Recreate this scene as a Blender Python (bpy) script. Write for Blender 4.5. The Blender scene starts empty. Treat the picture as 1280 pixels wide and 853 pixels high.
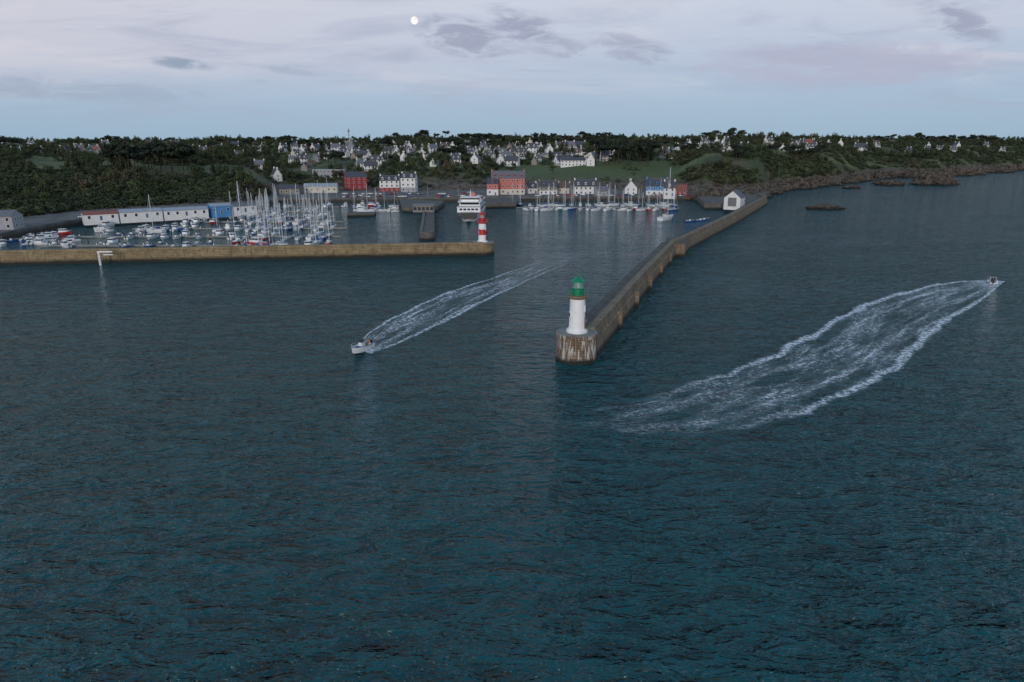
import bpy, math, random
import numpy as np
from mathutils import Vector, Matrix
random.seed(7); rng=np.random.default_rng(7)
scene=bpy.context.scene
CAM_H=38.0; PITCH=math.radians(16.12); F=853.0
cP,sP=math.cos(PITCH),math.sin(PITCH)
def ray(px,py):
    u=(px-640)/F; v=(426.5-py)/F
    return u, cP+v*sP, -sP+v*cP
def G(px,py,z=0.0):
    """survey helper: bearing+depression read from the photo -> real world XY at elevation z"""
    u,dy,dz=ray(px,py); t=(CAM_H-z)/-dz
    return (u*t,dy*t)
def lin(r,g,b):
    f=lambda c:(c/255/12.92) if c/255<=0.04045 else ((c/255+0.055)/1.055)**2.4
    return (f(r),f(g),f(b),1)

# ---------------------------------------------------------------- node helpers
class NT:
    def __init__(s,tree): s.t=tree; s.n=tree.nodes; s.l=tree.links
    def add(s,typ,**k):
        n=s.n.new(typ)
        for a,b in k.items(): setattr(n,a,b)
        return n
    def put(s,sock,val):
        if isinstance(val,bpy.types.NodeSocket): s.l.new(val,sock)
        elif val is not None:
            sock.default_value=val
    def m(s,op,a,b=None,c=None,clamp=False):
        n=s.add('ShaderNodeMath',operation=op); n.use_clamp=clamp
        s.put(n.inputs[0],a)
        if b is not None: s.put(n.inputs[1],b)
        if c is not None: s.put(n.inputs[2],c)
        return n.outputs[0]
    def mix(s,f,a,b,mode='MIX'):
        n=s.add('ShaderNodeMix',data_type='RGBA',blend_type=mode)
        s.put(n.inputs[0],f); s.put(n.inputs[6],a); s.put(n.inputs[7],b)
        return n.outputs[2]
    def ss(s,x,lo,hi,a=0.0,b=1.0):
        n=s.add('ShaderNodeMapRange',interpolation_type='SMOOTHSTEP')
        s.put(n.inputs[0],x); s.put(n.inputs[1],lo); s.put(n.inputs[2],hi); s.put(n.inputs[3],a); s.put(n.inputs[4],b)
        return n.outputs[0]
    def noise(s,vec,scale=1,detail=4,rough=.55,dist=0):
        n=s.add('ShaderNodeTexNoise'); s.put(n.inputs['Vector'],vec)
        n.inputs['Scale'].default_value=scale; n.inputs['Detail'].default_value=detail
        n.inputs['Roughness'].default_value=rough; n.inputs['Distortion'].default_value=dist
        return n.outputs['Fac']
    def mapv(s,vec,sc=(1,1,1),rot=(0,0,0),loc=(0,0,0)):
        n=s.add('ShaderNodeMapping'); s.put(n.inputs[0],vec)
        n.inputs['Scale'].default_value=sc; n.inputs['Rotation'].default_value=rot; n.inputs['Location'].default_value=loc
        return n.outputs[0]
    def bump(s,h,dist,strength=1,normal=None):
        n=s.add('ShaderNodeBump'); n.inputs['Distance'].default_value=dist; n.inputs['Strength'].default_value=strength
        s.put(n.inputs['Height'],h)
        if normal is not None: s.put(n.inputs['Normal'],normal)
        return n.outputs[0]
def newmat(name):
    m=bpy.data.materials.new(name); m.use_nodes=True
    t=NT(m.node_tree); b=m.node_tree.nodes['Principled BSDF']
    return m,t,b
def C(*a): return (*a,1) if len(a)==3 else a
def simple(name,col,rough=.7,var=.18,scale=1.5,metal=0,bump=0.0,grime=0.0):
    m,t,b=newmat(name)
    tc=t.add('ShaderNodeNewGeometry').outputs['Position']
    n=t.noise(tc,scale,3,.6)
    k=t.ss(n,.3,.7,1-var,1+var*.6)
    col=C(*col)
    v=t.add('ShaderNodeVectorMath',operation='SCALE'); v.inputs[0].default_value=col[:3]; t.put(v.inputs[3],k)
    out=v.outputs[0]
    if grime>0:
        g=t.ss(t.noise(t.mapv(tc,(2.5,2.5,.35)),1.0,3,.65),.48,.72,0,grime)
        out=t.mix(g,out,C(.16,.13,.09))
    t.put(b.inputs['Base Color'],out); b.inputs['Roughness'].default_value=rough; b.inputs['Metallic'].default_value=metal
    if bump>0: t.put(b.inputs['Normal'],t.bump(n,bump))
    return m
M={}
M['white']=simple('white_render',(.72,.71,.69),.8,.08,.6,grime=.12)
M['cream']=simple('cream_render',(.58,.53,.44),.8,.1,.6,grime=.15)
M['grey']=simple('grey_render',(.34,.34,.35),.8,.12,.8)
M['pink']=simple('salmon_render',(.50,.16,.13),.8,.12,.6,grime=.1)
M['red']=simple('dark_red_render',(.30,.035,.04),.8,.12,.6)
M['bluewall']=simple('blue_paint',(.06,.24,.50),.6,.1,.6)
M['slate']=simple('roof_slate',(.07,.075,.09),.6,.25,1.8)
M['slate2']=simple('roof_slate_light',(.15,.155,.17),.6,.25,1.8)
M['brownroof']=simple('roof_brown',(.12,.085,.065),.7,.25,1.8)
M['tile']=simple('roof_rust',(.26,.09,.06),.7,.2,1.5)
M['metalroof']=simple('roof_sheet',(.32,.35,.39),.5,.12,.5)
M['glass']=simple('window_glass',(.025,.03,.04),.12,.2,2)
M['frame']=simple('window_frame',(.75,.75,.74),.5,.05)
M['door']=simple('door_paint',(.05,.12,.22),.5,.1)
M['stonehouse']=simple('granite',(.27,.24,.20),.85,.3,2.0)
M['hull']=simple('gelcoat_white',(.72,.73,.74),.3,.06)
M['hullblue']=simple('gelcoat_blue',(.03,.09,.28),.3,.1)
M['hullred']=simple('gelcoat_red',(.45,.03,.03),.35,.1)
M['hullgreen']=simple('gelcoat_turq',(.05,.30,.33),.35,.1)
M['deck']=simple('boat_deck',(.50,.49,.45),.6,.1)
M['sailcover']=simple('canvas_blue',(.03,.08,.22),.8,.1)
M['sailwhite']=simple('sail_cloth',(.68,.67,.63),.8,.1)
M['alu']=simple('mast_alloy',(.68,.69,.70),.4,.08)
M['dark']=simple('dark_rubber',(.018,.018,.02),.6,.1)
M['black']=simple('black_paint',(.02,.02,.022),.4,.1)
M['antifoul']=simple('antifoul',(.10,.03,.03),.7,.1)
M['tube']=simple('rib_tube',(.10,.10,.11),.5,.1)
M['concrete']=simple('concrete',(.22,.21,.195),.85,.25,.7)
M['pontoon']=simple('pontoon_deck',(.26,.25,.22),.8,.2,1.0)
M['green']=simple('lighthouse_green',(.0,.22,.095),.4,.2,2)
M['lred']=simple('lighthouse_red',(.50,.02,.02),.4,.12,2)
M['lwhite']=simple('lighthouse_white',(.82,.81,.79),.6,.06,.9,grime=.12)
M['corbel']=simple('corbel_stone',(.26,.15,.10),.8,.25,2)
M['rail']=simple('rail_paint',(.40,.42,.42),.5,.1)
M['skin']=simple('skin',(.42,.26,.19),.6,.05)
M['jacket']=simple('jacket',(.05,.06,.09),.8,.1)
M['jacket2']=simple('jacket_orange',(.45,.10,.03),.8,.1)
M['trouser']=simple('trousers',(.03,.035,.05),.8,.1)
M['hair']=simple('hair',(.03,.02,.015),.8,.1)
M['carwhite']=simple('car_white',(.65,.65,.65),.3,.05)
M['cargrey']=simple('car_grey',(.18,.19,.2),.3,.05)
M['carblue']=simple('car_blue',(.03,.07,.2),.3,.05)
M['carred']=simple('car_red',(.35,.02,.02),.3,.05)
M['trunk']=simple('bark',(.06,.045,.03),.9,.3)

# stone masonry (uses UV in metres)
def masonry(name,c1,c2,dark=True,stain=.0,bs=(1.3,.55),weed=2.0):
    m,t,b=newmat(name)
    uv=t.add('ShaderNodeUVMap').outputs[0]
    pos=t.add('ShaderNodeNewGeometry').outputs['Position']
    br=t.add('ShaderNodeTexBrick'); t.put(br.inputs['Vector'],uv)
    br.inputs['Scale'].default_value=1; br.inputs['Brick Width'].default_value=bs[0]; br.inputs['Row Height'].default_value=bs[1]
    br.inputs['Mortar Size'].default_value=.035; br.inputs['Color1'].default_value=C(*c1); br.inputs['Color2'].default_value=C(*c2)
    br.inputs['Mortar'].default_value=C(c1[0]*.35,c1[1]*.35,c1[2]*.35); br.inputs['Bias'].default_value=0
    n=t.noise(pos,.35,5,.65); n2=t.noise(t.mapv(pos,(1.4,1.4,.25)),1.0,4,.65)
    col=t.mix(t.ss(n,.35,.65,0,.6),br.outputs['Color'],C(c1[0]*.45,c1[1]*.42,c1[2]*.38))
    col=t.mix(t.ss(n2,.5,.68,0,.55),col,C(.07,.05,.035))
    if stain>0: col=t.mix(t.ss(t.noise(t.mapv(pos,(2.2,2.2,.3)),1,4,.6),.47,.6,0,stain),col,C(.62,.6,.56))
    sx=t.add('ShaderNodeSeparateXYZ'); t.put(sx.inputs[0],pos)
    z=t.m('ADD',sx.outputs[2],t.m('MULTIPLY',t.m('SUBTRACT',n,.5),1.5))
    if dark: col=t.mix(t.ss(z,weed*.25,weed,1,0),col,C(.018,.018,.012))
    t.put(b.inputs['Base Color'],col); b.inputs['Roughness'].default_value=.85
    bh=t.m('ADD',t.m('MULTIPLY',br.outputs['Fac'],-.6),n2)
    t.put(b.inputs['Normal'],t.bump(bh,.12))
    return m
M['pier']=masonry('breakwater_stone',(.24,.18,.12),(.33,.255,.165),weed=1.8)
M['pierL']=masonry('breakwater_stone_ochre',(.31,.23,.125),(.40,.30,.165),weed=1.9)
M['pierdeck']=masonry('breakwater_paving',(.10,.095,.085),(.14,.13,.115),dark=False,bs=(2,1.2))
M['roundel']=masonry('roundel_stone',(.22,.14,.09),(.30,.20,.13),stain=.8,weed=1.3,bs=(1.0,.5))
M['mole']=masonry('mole_stone',(.16,.145,.125),(.22,.195,.165),weed=1.6)

# ---------------------------------------------------------------- mesh builder
class MB:
    def __init__(s): s.v=[]; s.f=[]; s.mi=[]; s.uv=[]; s.mats=[]; s.T=Matrix.Identity(4); s.smooth=[]
    def mid(s,k):
        if k not in s.mats: s.mats.append(k)
        return s.mats.index(k)
    def face(s,pts,k,uv=None,sm=False):
        b=len(s.v); s.v+= [tuple(s.T@Vector(p)) for p in pts]
        s.f.append(tuple(range(b,b+len(pts)))); s.mi.append(s.mid(k)); s.uv.append(uv or [(0,0)]*len(pts)); s.smooth.append(sm)
    def box(s,c,d,k,rz=0,taper=1.0,top=None):
        cx,cy,cz=c; a,b_,h=d[0]/2,d[1]/2,d[2]/2; R=Matrix.Rotation(rz,3,'Z')
        def P(x,y,z):
            f=taper if z>0 else 1
            w=R@Vector((x*a*f,y*b_*f,0)); return (cx+w.x,cy+w.y,cz+z*h)
        q=[P(-1,-1,-1),P(1,-1,-1),P(1,1,-1),P(-1,1,-1),P(-1,-1,1),P(1,-1,1),P(1,1,1),P(-1,1,1)]
        W,Dp,H=d
        for idx,(uu,vv) in (((0,1,5,4),(W,H)),((1,2,6,5),(Dp,H)),((2,3,7,6),(W,H)),((3,0,4,7),(Dp,H)),((3,2,1,0),(W,Dp))):
            s.face([q[i] for i in idx],k,[(0,0),(uu,0),(uu,vv),(0,vv)])
        s.face([q[i] for i in (4,5,6,7)],top or k,[(0,0),(W,0),(W,Dp),(0,Dp)])
    def lathe(s,prof,seg,keys,c=(0,0,0),cap=True,sm=True):
        if isinstance(keys,str): keys=[keys]*(len(prof)-1)
        for j in range(len(prof)-1):
            (r0,z0),(r1,z1)=prof[j],prof[j+1]
            for i in range(seg):
                a0=2*math.pi*i/seg; a1=2*math.pi*(i+1)/seg
                p=[(c[0]+r0*math.cos(a0),c[1]+r0*math.sin(a0),c[2]+z0),(c[0]+r0*math.cos(a1),c[1]+r0*math.sin(a1),c[2]+z0),
                   (c[0]+r1*math.cos(a1),c[1]+r1*math.sin(a1),c[2]+z1),(c[0]+r1*math.cos(a0),c[1]+r1*math.sin(a0),c[2]+z1)]
                R=max(r0,r1); l0=z0 if abs(z1-z0)>.01 else r0; l1=z1 if abs(z1-z0)>.01 else r1
                s.face(p,keys[j],[(a0*R,l0),(a1*R,l0),(a1*R,l1),(a0*R,l1)],sm)
        if cap:
            r,z=prof[-1]
            if r>.001: s.face([(c[0]+r*math.cos(2*math.pi*i/seg),c[1]+r*math.sin(2*math.pi*i/seg),c[2]+z) for i in range(seg)],keys[-1])
    def rod(s,p0,p1,r,k,seg=5,r1=None):
        p0=Vector(p0);p1=Vector(p1); d=(p1-p0).normalized(); a=d.orthogonal().normalized(); b=d.cross(a); r1=r if r1 is None else r1
        for i in range(seg):
            t0=2*math.pi*i/seg;t1=2*math.pi*(i+1)/seg
            o0=a*math.cos(t0)+b*math.sin(t0);o1=a*math.cos(t1)+b*math.sin(t1)
            s.face([p0+o0*r,p0+o1*r,p1+o1*r1,p1+o0*r1],k,None,True)
        s.face([p1+(a*math.cos(2*math.pi*i/seg)+b*math.sin(2*math.pi*i/seg))*r1 for i in range(seg)],k)
    def ring(s,R,z,r,k,seg=24,c=(0,0)):
        for i in range(seg):
            a0=2*math.pi*i/seg;a1=2*math.pi*(i+1)/seg
            s.rod((c[0]+R*math.cos(a0),c[1]+R*math.sin(a0),z),(c[0]+R*math.cos(a1),c[1]+R*math.sin(a1),z),r,k,4)
    def prism(s,poly,z0,z1,k,top):
        n=len(poly); L=0
        for i in range(n):
            a=poly[i];b=poly[(i+1)%n]; l=math.dist(a,b)
            s.face([(*a,z0),(*b,z0),(*b,z1),(*a,z1)],k,[(L,z0),(L+l,z0),(L+l,z1),(L,z1)]); L+=l
        s.face([(*p,z1) for p in poly],top,[tuple(p) for p in poly])
    def sweep(s,path,prof,keys,cap=True):
        pts=[Vector(p).to_2d() if len(p)==2 else Vector(p) for p in path]; n=len(pts); fr=[]; L=[0]
        for i in range(n):
            if i>0: L.append(L[-1]+(pts[i]-pts[i-1]).length)
            d0=(pts[i]-pts[i-1]).normalized() if i>0 else None
            d1=(pts[i+1]-pts[i]).normalized() if i<n-1 else None
            d=((d0 or d1)+(d1 or d0)).normalized(); nn=Vector((d.y,-d.x)); 
            k=1/max(.3,nn.dot(Vector(((d1 or d0).y,-(d1 or d0).x)))); fr.append(nn*k)
        V=[0]
        for j in range(1,len(prof)): V.append(V[-1]+math.dist(prof[j],prof[j-1]))
        P=lambda i,j:(pts[i].x+fr[i].x*prof[j][0],pts[i].y+fr[i].y*prof[j][0],prof[j][1])
        for i in range(n-1):
            for j in range(len(prof)-1):
                s.face([P(i,j),P(i,j+1),P(i+1,j+1),P(i+1,j)],keys[j],[(L[i],V[j]),(L[i],V[j+1]),(L[i+1],V[j+1]),(L[i+1],V[j])])
        if cap:
            for i in (0,n-1): s.face([P(i,j) for j in range(len(prof))],keys[0],[(prof[j][0],prof[j][1]) for j in range(len(prof))])
    def mesh(s,name):
        me=bpy.data.meshes.new(name); me.from_pydata(s.v,[],s.f)
        for k in s.mats: me.materials.append(M[k])
        me.polygons.foreach_set('material_index',s.mi); me.polygons.foreach_set('use_smooth',s.smooth)
        uvl=me.uv_layers.new(name='UVMap'); uvl.data.foreach_set('uv',[c for f in s.uv for p in f for c in p])
        me.update()
        if any(s.smooth):
            import bmesh
            bm=bmesh.new(); bm.from_mesh(me); bmesh.ops.remove_doubles(bm,verts=bm.verts,dist=.0005); bm.to_mesh(me); bm.free()
            try: me.set_sharp_from_angle(angle=math.radians(35))
            except Exception: pass
        return me
    def obj(s,name,loc=(0,0,0),rz=0,parent=None):
        return link(name,s.mesh(name),loc,rz,parent)
def link(name,me,loc=(0,0,0),rz=0,parent=None,sc=1):
    o=bpy.data.objects.new(name,me); o.location=loc; o.rotation_euler=(0,0,rz)
    o.scale=(sc,sc,sc) if not isinstance(sc,tuple) else sc
    scene.collection.objects.link(o)
    if parent: o.parent=parent
    return o

# ---------------------------------------------------------------- terrain
cols=[(-900,[(150,-2),(150.5,3),(170,3),(300,16),(500,27),(800,36),(1200,40),(5000,42)]),
(-150,[(215,-2),(215.5,3),(245,3),(330,14),(480,24),(800,34),(1200,40),(5000,43)]),
(0,[(283,-2),(283.5,3),(325,3),(450,17),(650,26),(900,33),(1200,39),(5000,42)]),
(100,[(337,-2),(337.5,3),(370,3),(480,15),(650,21),(850,28),(1150,37),(5000,43)]),
(320,[(405,-2),(405.5,3),(440,3),(530,12),(650,18.5),(850,27.5),(1150,38),(5000,45)]),
(345,[(465,-2),(465.5,3),(520,3),(600,9),(720,16),(900,26),(1150,37),(5000,45)]),
(470,[(470,-2),(470.5,3),(540,3),(620,9.5),(730,17),(900,28),(1150,40),(5000,47)]),
(560,[(472,-2),(472.5,3),(540,3),(610,10),(720,19),(900,33),(1150,44),(5000,50)]),
(640,[(478,-2),(478.5,3),(545,3),(600,10),(700,18),(900,32),(1150,42),(5000,47)]),
(845,[(485,-2),(485.5,3),(540,3),(580,11),(680,19),(850,31),(1150,42),(5000,46)]),
(880,[(476,-2),(477,1),(500,5),(540,15),(640,28),(800,37),(1100,42),(5000,46)]),
(945,[(500,-2),(501,1),(515,6),(560,20),(660,32),(820,39),(1150,42),(5000,46)]),
(975,[(600,-2),(601,.6),(606,7),(640,19),(720,32),(880,38),(1200,42),(5000,46)]),
(1035,[(655,-2),(656,.6),(661,7),(690,19),(770,30),(900,34),(1250,42),(5000,46)]),
(1058,[(700,-2),(701,.6),(708,4),(730,10),(820,18),(1000,29),(1350,42),(5000,46)]),
(1085,[(790,-2),(791,.6),(800,5),(840,11),(930,19),(1080,30),(1380,42),(5000,46)]),
(1170,[(850,-2),(851,.6),(860,7),(910,15),(1050,25),(1250,35),(1500,43),(5000,46)]),
(1280,[(1070,-2),(1071,.6),(1083,8),(1140,16),(1280,26),(1450,35),(1700,43),(5000,46)]),
(1500,[(1400,-2),(1401,.6),(1415,4),(1450,10),(1600,20),(1800,34),(2100,42),(5000,46)]),
(2100,[(2600,-2),(2601,.6),(2620,4),(2700,10),(2900,18),(3200,30),(3600,40),(5600,44)])]
S=lambda px:(px-640)/F/1.02
cs=np.array([S(c[0]) for c in cols]); cD=np.array([[p[0] for p in c[1]] for c in cols]); cZ=np.array([[p[1] for p in c[1]] for c in cols])
sq1=S(858)
def colat(s):
    D=np.array([np.interp(s,cs,cD[:,i]) for i in range(8)]); Z=np.array([np.interp(s,cs,cZ[:,i]) for i in range(8)])
    if s>sq1:
        j=(8*math.sin(s*71)+8*math.sin(s*173+1)+5*math.sin(s*317+2)+4*math.sin(s*611))*min(1,(s-sq1)/.05)
        D[0]+=j;D[1]+=j;D[2]+=j*.8;D[3]+=j*.5
    return D,Z
def und(x,y,z):
    a=max(0,min(1,(z-4)/10)); e=2.4 if x/y>sq1 else 1.0
    return a*(1.6*math.sin(x/41+y/67)+e*math.sin(x/23-y/31+1)+.6*e*math.sin(x/11+2)*math.sin(y/13)+.35*e*math.sin(x/5.3+y/9)*math.sin(y/6))
def H(x,y):
    s=x/y; D,Z=colat(s)
    if y<D[0]: return -3.0
    z=float(np.interp(y,D,Z)); return z+und(x,y,z)
def land(px,py):
    u,dy,dz=ray(px,py)
    s=u/dy
    D,Z=colat(s)
    y=D[0]
    while y<2500:
        x=s*y; z=CAM_H+dz/dy*y
        zz=float(np.interp(y,D,Z)); zz+=und(x,y,zz)
        if z<=zz: return x,y,zz
        y+=2
    return None
NS=700; ts=[]
sub=[1,8,18,22,22,22,18]
for i,k in enumerate(sub):
    ts+= [i+j/k for j in range(k)]
ts.append(7); ts=np.array(ts)
ss_=np.concatenate([np.linspace(cs[0],S(-50),60)[:-1],np.linspace(S(-50),S(1330),NS),np.linspace(S(1330),cs[-1],60)[1:]])
V=[];quay=[];lawn=[]
for s in ss_:
    D,Z=colat(s)
    ys=np.interp(ts,range(8),D); zs=np.interp(ts,range(8),Z)
    for t,y,z in zip(ts,ys,zs):
        x=s*y; V.append((x,y,z+und(x,y,z)))
        quay.append(1.0 if (t<=2.001 and s<sq1) else 0.0)
        lawn.append(1.0 if (S(645)<s<S(835) and 545<y<700) or (S(740)<s<S(850) and 560<y<720) else 0.0)
nt=len(ts); Fs=[]
for i in range(len(ss_)-1):
    for j in range(nt-1):
        a=i*nt+j; Fs.append((a,a+nt,a+nt+1,a+1))
me=bpy.data.meshes.new('terrain'); me.from_pydata(V,[],Fs)
for nm,arr in (('quay',quay),('lawn',lawn)):
    at=me.attributes.new(nm,'FLOAT','POINT'); at.data.foreach_set('value',arr)
m,t,b=newmat('terrain_ground')
pos=t.add('ShaderNodeNewGeometry').outputs['Position']; sx=t.add('ShaderNodeSeparateXYZ'); t.put(sx.inputs[0],pos)
n1=t.noise(pos,.02,5,.6); n2=t.noise(pos,.25,5,.65)
g=t.mix(t.ss(n1,.42,.58),C(.05,.068,.022),C(.115,.14,.046))
g=t.mix(t.ss(t.noise(pos,.035,3,.5),.5,.62,0,.75),g,C(.12,.10,.055))
g=t.mix(t.ss(n2,.45,.7,0,.6),g,C(.038,.036,.018))
al=t.add('ShaderNodeAttribute',attribute_name='lawn').outputs['Fac']
g=t.mix(t.m('MULTIPLY',al,.8),g,t.mix(n2,C(.048,.09,.021),C(.10,.135,.04)))
rock=t.mix(t.ss(n2,.40,.60),C(.018,.015,.012),C(.19,.13,.085))
zz=t.m('ADD',sx.outputs[2],t.m('MULTIPLY',n2,9))
g=t.mix(t.ss(zz,10,18,1,0),g,rock)
g=t.mix(t.ss(t.m('ADD',sx.outputs[2],t.m('MULTIPLY',n2,2)),1.5,3.5,1,0),g,C(.012,.012,.010))
aq=t.add('ShaderNodeAttribute',attribute_name='quay').outputs['Fac']
q=t.mix(t.ss(t.noise(pos,.15,5,.6),.35,.65),C(.09,.088,.085),C(.17,.16,.15))
q=t.mix(t.ss(sx.outputs[2],.8,2.8,1,0),q,C(.05,.043,.035))
g=t.mix(t.ss(aq,.4,.6),g,q)
t.put(b.inputs['Base Color'],g); b.inputs['Roughness'].default_value=.95
t.put(b.inputs['Normal'],t.bump(n2,1.8))
me.materials.append(m); me.polygons.foreach_set('use_smooth',[False]*len(Fs))
link('terrain',me)

# ---------------------------------------------------------------- sea
m,t,b=newmat('sea_water')
pos=t.add('ShaderNodeNewGeometry').outputs['Position']
big=t.noise(t.mapv(pos,(.030,.065,.1),(0,0,.30)),1,2,.5)
mid=t.noise(t.mapv(pos,(.13,.33,1),(0,0,.24)),1,3,.52,.6)
cross=t.noise(t.mapv(pos,(.27,.48,1),(0,0,-.5),(7,3,0)),1,3,.55,.5)
fine=t.noise(t.mapv(pos,(.75,1.6,1),(0,0,.15)),1,3,.6,.4)
patch=t.noise(t.mapv(pos,(.012,.03,1),(0,0,.2)),1,3,.6)
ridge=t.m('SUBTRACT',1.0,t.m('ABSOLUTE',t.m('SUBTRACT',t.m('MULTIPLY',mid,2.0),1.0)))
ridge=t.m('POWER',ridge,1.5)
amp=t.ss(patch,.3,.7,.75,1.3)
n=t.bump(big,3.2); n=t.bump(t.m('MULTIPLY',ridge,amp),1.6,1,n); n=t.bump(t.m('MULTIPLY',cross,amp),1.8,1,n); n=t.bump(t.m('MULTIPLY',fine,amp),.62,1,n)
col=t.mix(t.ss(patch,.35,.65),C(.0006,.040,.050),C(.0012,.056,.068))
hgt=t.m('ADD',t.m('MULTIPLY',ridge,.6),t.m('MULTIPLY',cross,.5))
col=t.mix(t.ss(hgt,.55,.88,0,.6),col,C(.003,.105,.118))  # light scattering through thin crests is painted into the base colour
col=t.mix(t.ss(hgt,.35,.60,.45,0),col,C(.0004,.022,.030))  # troughs painted darker by wave height, for wave contrast
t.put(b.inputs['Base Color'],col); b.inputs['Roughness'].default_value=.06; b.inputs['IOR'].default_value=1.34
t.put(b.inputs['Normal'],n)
M['water']=m
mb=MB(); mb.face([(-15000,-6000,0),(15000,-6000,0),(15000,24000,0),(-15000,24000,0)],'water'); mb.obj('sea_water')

# ---------------------------------------------------------------- foam wakes
def wake_mat(name,L,edgeA,innerB,fade,tail_=(.8,1)):
    m,t,b=newmat(name)
    uv=t.add('ShaderNodeUVMap').outputs[0]; sx=t.add('ShaderNodeSeparateXYZ'); t.put(sx.inputs[0],uv)
    pos=t.add('ShaderNodeNewGeometry').outputs['Position']
    u=sx.outputs[0]; v=sx.outputs[1]
    wob=t.m('MULTIPLY',t.m('SUBTRACT',t.noise(t.mapv(uv,(L/10,1.2,1)),1,4),.5),.5)
    av=t.m('ABSOLUTE',t.m('ADD',v,wob))
    e=t.ss(t.m('ABSOLUTE',t.m('SUBTRACT',av,.84)),.0,.12,1,0)
    e2=t.m('MULTIPLY',t.ss(t.m('ABSOLUTE',t.m('SUBTRACT',av,.40)),.0,.09,1,0),.3)
    inn=t.ss(av,.65,1.0,1,0)
    dn=t.add('ShaderNodeTexNoise'); t.put(dn.inputs['Vector'],pos); dn.inputs['Scale'].default_value=.7; dn.inputs['Detail'].default_value=4
    mixv=t.add('ShaderNodeVectorMath',operation='ADD'); t.put(mixv.inputs[0],t.mapv(uv,(L*.33,5.0,1)))
    sc=t.add('ShaderNodeVectorMath',operation='SCALE'); t.put(sc.inputs[0],dn.outputs['Color']); sc.inputs[3].default_value=2.4; t.put(mixv.inputs[1],sc.outputs[0])
    vo=t.add('ShaderNodeTexVoronoi',feature='DISTANCE_TO_EDGE'); vo.voronoi_dimensions='2D'; t.put(vo.inputs['Vector'],mixv.outputs[0]); vo.inputs['Scale'].default_value=1
    lace=t.ss(vo.outputs['Distance'],.0,.10,1,0)
    streak=t.ss(t.noise(t.mapv(uv,(L/9,8,1)),1,5,.7,.5),.50,.66)
    br=t.ss(t.noise(pos,1.1,5,.72),.43,.60)
    gap=t.ss(t.noise(t.mapv(uv,(L/22,2,1)),1,3,.6),.38,.62)
    ef=t.ss(u,fade[0],fade[1],1,0); inf=t.ss(u,fade[2],fade[3],1,0.0)
    a1=t.m('MULTIPLY',t.m('MULTIPLY',t.m('MAXIMUM',e,e2),ef),t.m('MULTIPLY',t.m('ADD',br,.15),edgeA))
    a2=t.m('MULTIPLY',t.m('MULTIPLY',inn,inf),t.m('MULTIPLY',t.m('MULTIPLY',gap,t.m('MAXIMUM',t.m('MULTIPLY',lace,.75),streak)),t.m('MULTIPLY',t.m('ADD',br,.3),innerB)))
    haze=t.m('MULTIPLY',t.m('MULTIPLY',t.ss(av,.4,1,1,0),t.m('MULTIPLY',inf,gap)),.10)
    near=t.m('MULTIPLY',t.ss(u,0,.09,1,0),t.m('MULTIPLY',inn,t.m('ADD',t.m('MULTIPLY',br,.7),.4)))
    tail=t.ss(u,tail_[0],tail_[1],1,0)
    a=t.m('MULTIPLY',t.m('MAXIMUM',t.m('ADD',t.m('ADD',a1,a2),haze),near),tail,clamp=True)
    b.inputs['Base Color'].default_value=C(.78,.82,.84); b.inputs['Roughness'].default_value=.6
    t.put(b.inputs['Alpha'],t.m('MINIMUM',a,.95))
    return m
def cr(pts,n):
    pts=[Vector(p) for p in pts]; P=[2*pts[0]-pts[1]]+pts+[2*pts[-1]-pts[-2]]; out=[]
    for k in range(n+1):
        x=k/n*(len(pts)-1); i=min(int(x),len(pts)-2); f=x-i; a,b_,c,d=P[i],P[i+1],P[i+2],P[i+3]
        out.append(.5*((2*b_)+(c-a)*f+(2*a-5*b_+4*c-d)*f*f+(3*b_-a-3*c+d)*f**3))
    return out
def wake(name,left,right,mat,z=.03,n=90):
    A=cr([G(*p) for p in left],n);B=cr([G(*p) for p in right],n); M[name]=mat; mb=MB(); k=6
    for i in range(n):
        for j in range(k):
            P=lambda i,j:(*(A[i]+(B[i]-A[i])*(1.25*j/k-.125)),z)
            U=lambda i,j:(i/n,-1.25+2.5*j/k)
            mb.face([P(i,j),P(i,j+1),P(i+1,j+1),P(i+1,j)],name,[U(i,j),U(i,j+1),U(i+1,j+1),U(i+1,j)])
    mb.obj(name)
wake('boat_wake_foam',[(441,434),(470,408),(520,381),(570,361),(620,345),(660,331),(700,317),(735,304)],[(464,443),(508,427),(560,403),(612,376),(657,354),(697,336),(735,321),(768,308)],wake_mat('foam_a',140,.95,1.1,(.35,.95,.3,1.15)))
wake('boat_wake_foam_trail',[(1232,350),(1180,353),(1112,367),(1046,394),(990,426),(925,456),(858,478),(780,502),(695,513),(600,503)],[(1257,352),(1224,381),(1182,409),(1152,441),(1108,476),(1046,506),(968,532),(866,548),(755,552),(640,534)],wake_mat('foam_b',190,1.2,.8,(.44,.80,.40,1.4),(.8,1)))

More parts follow.
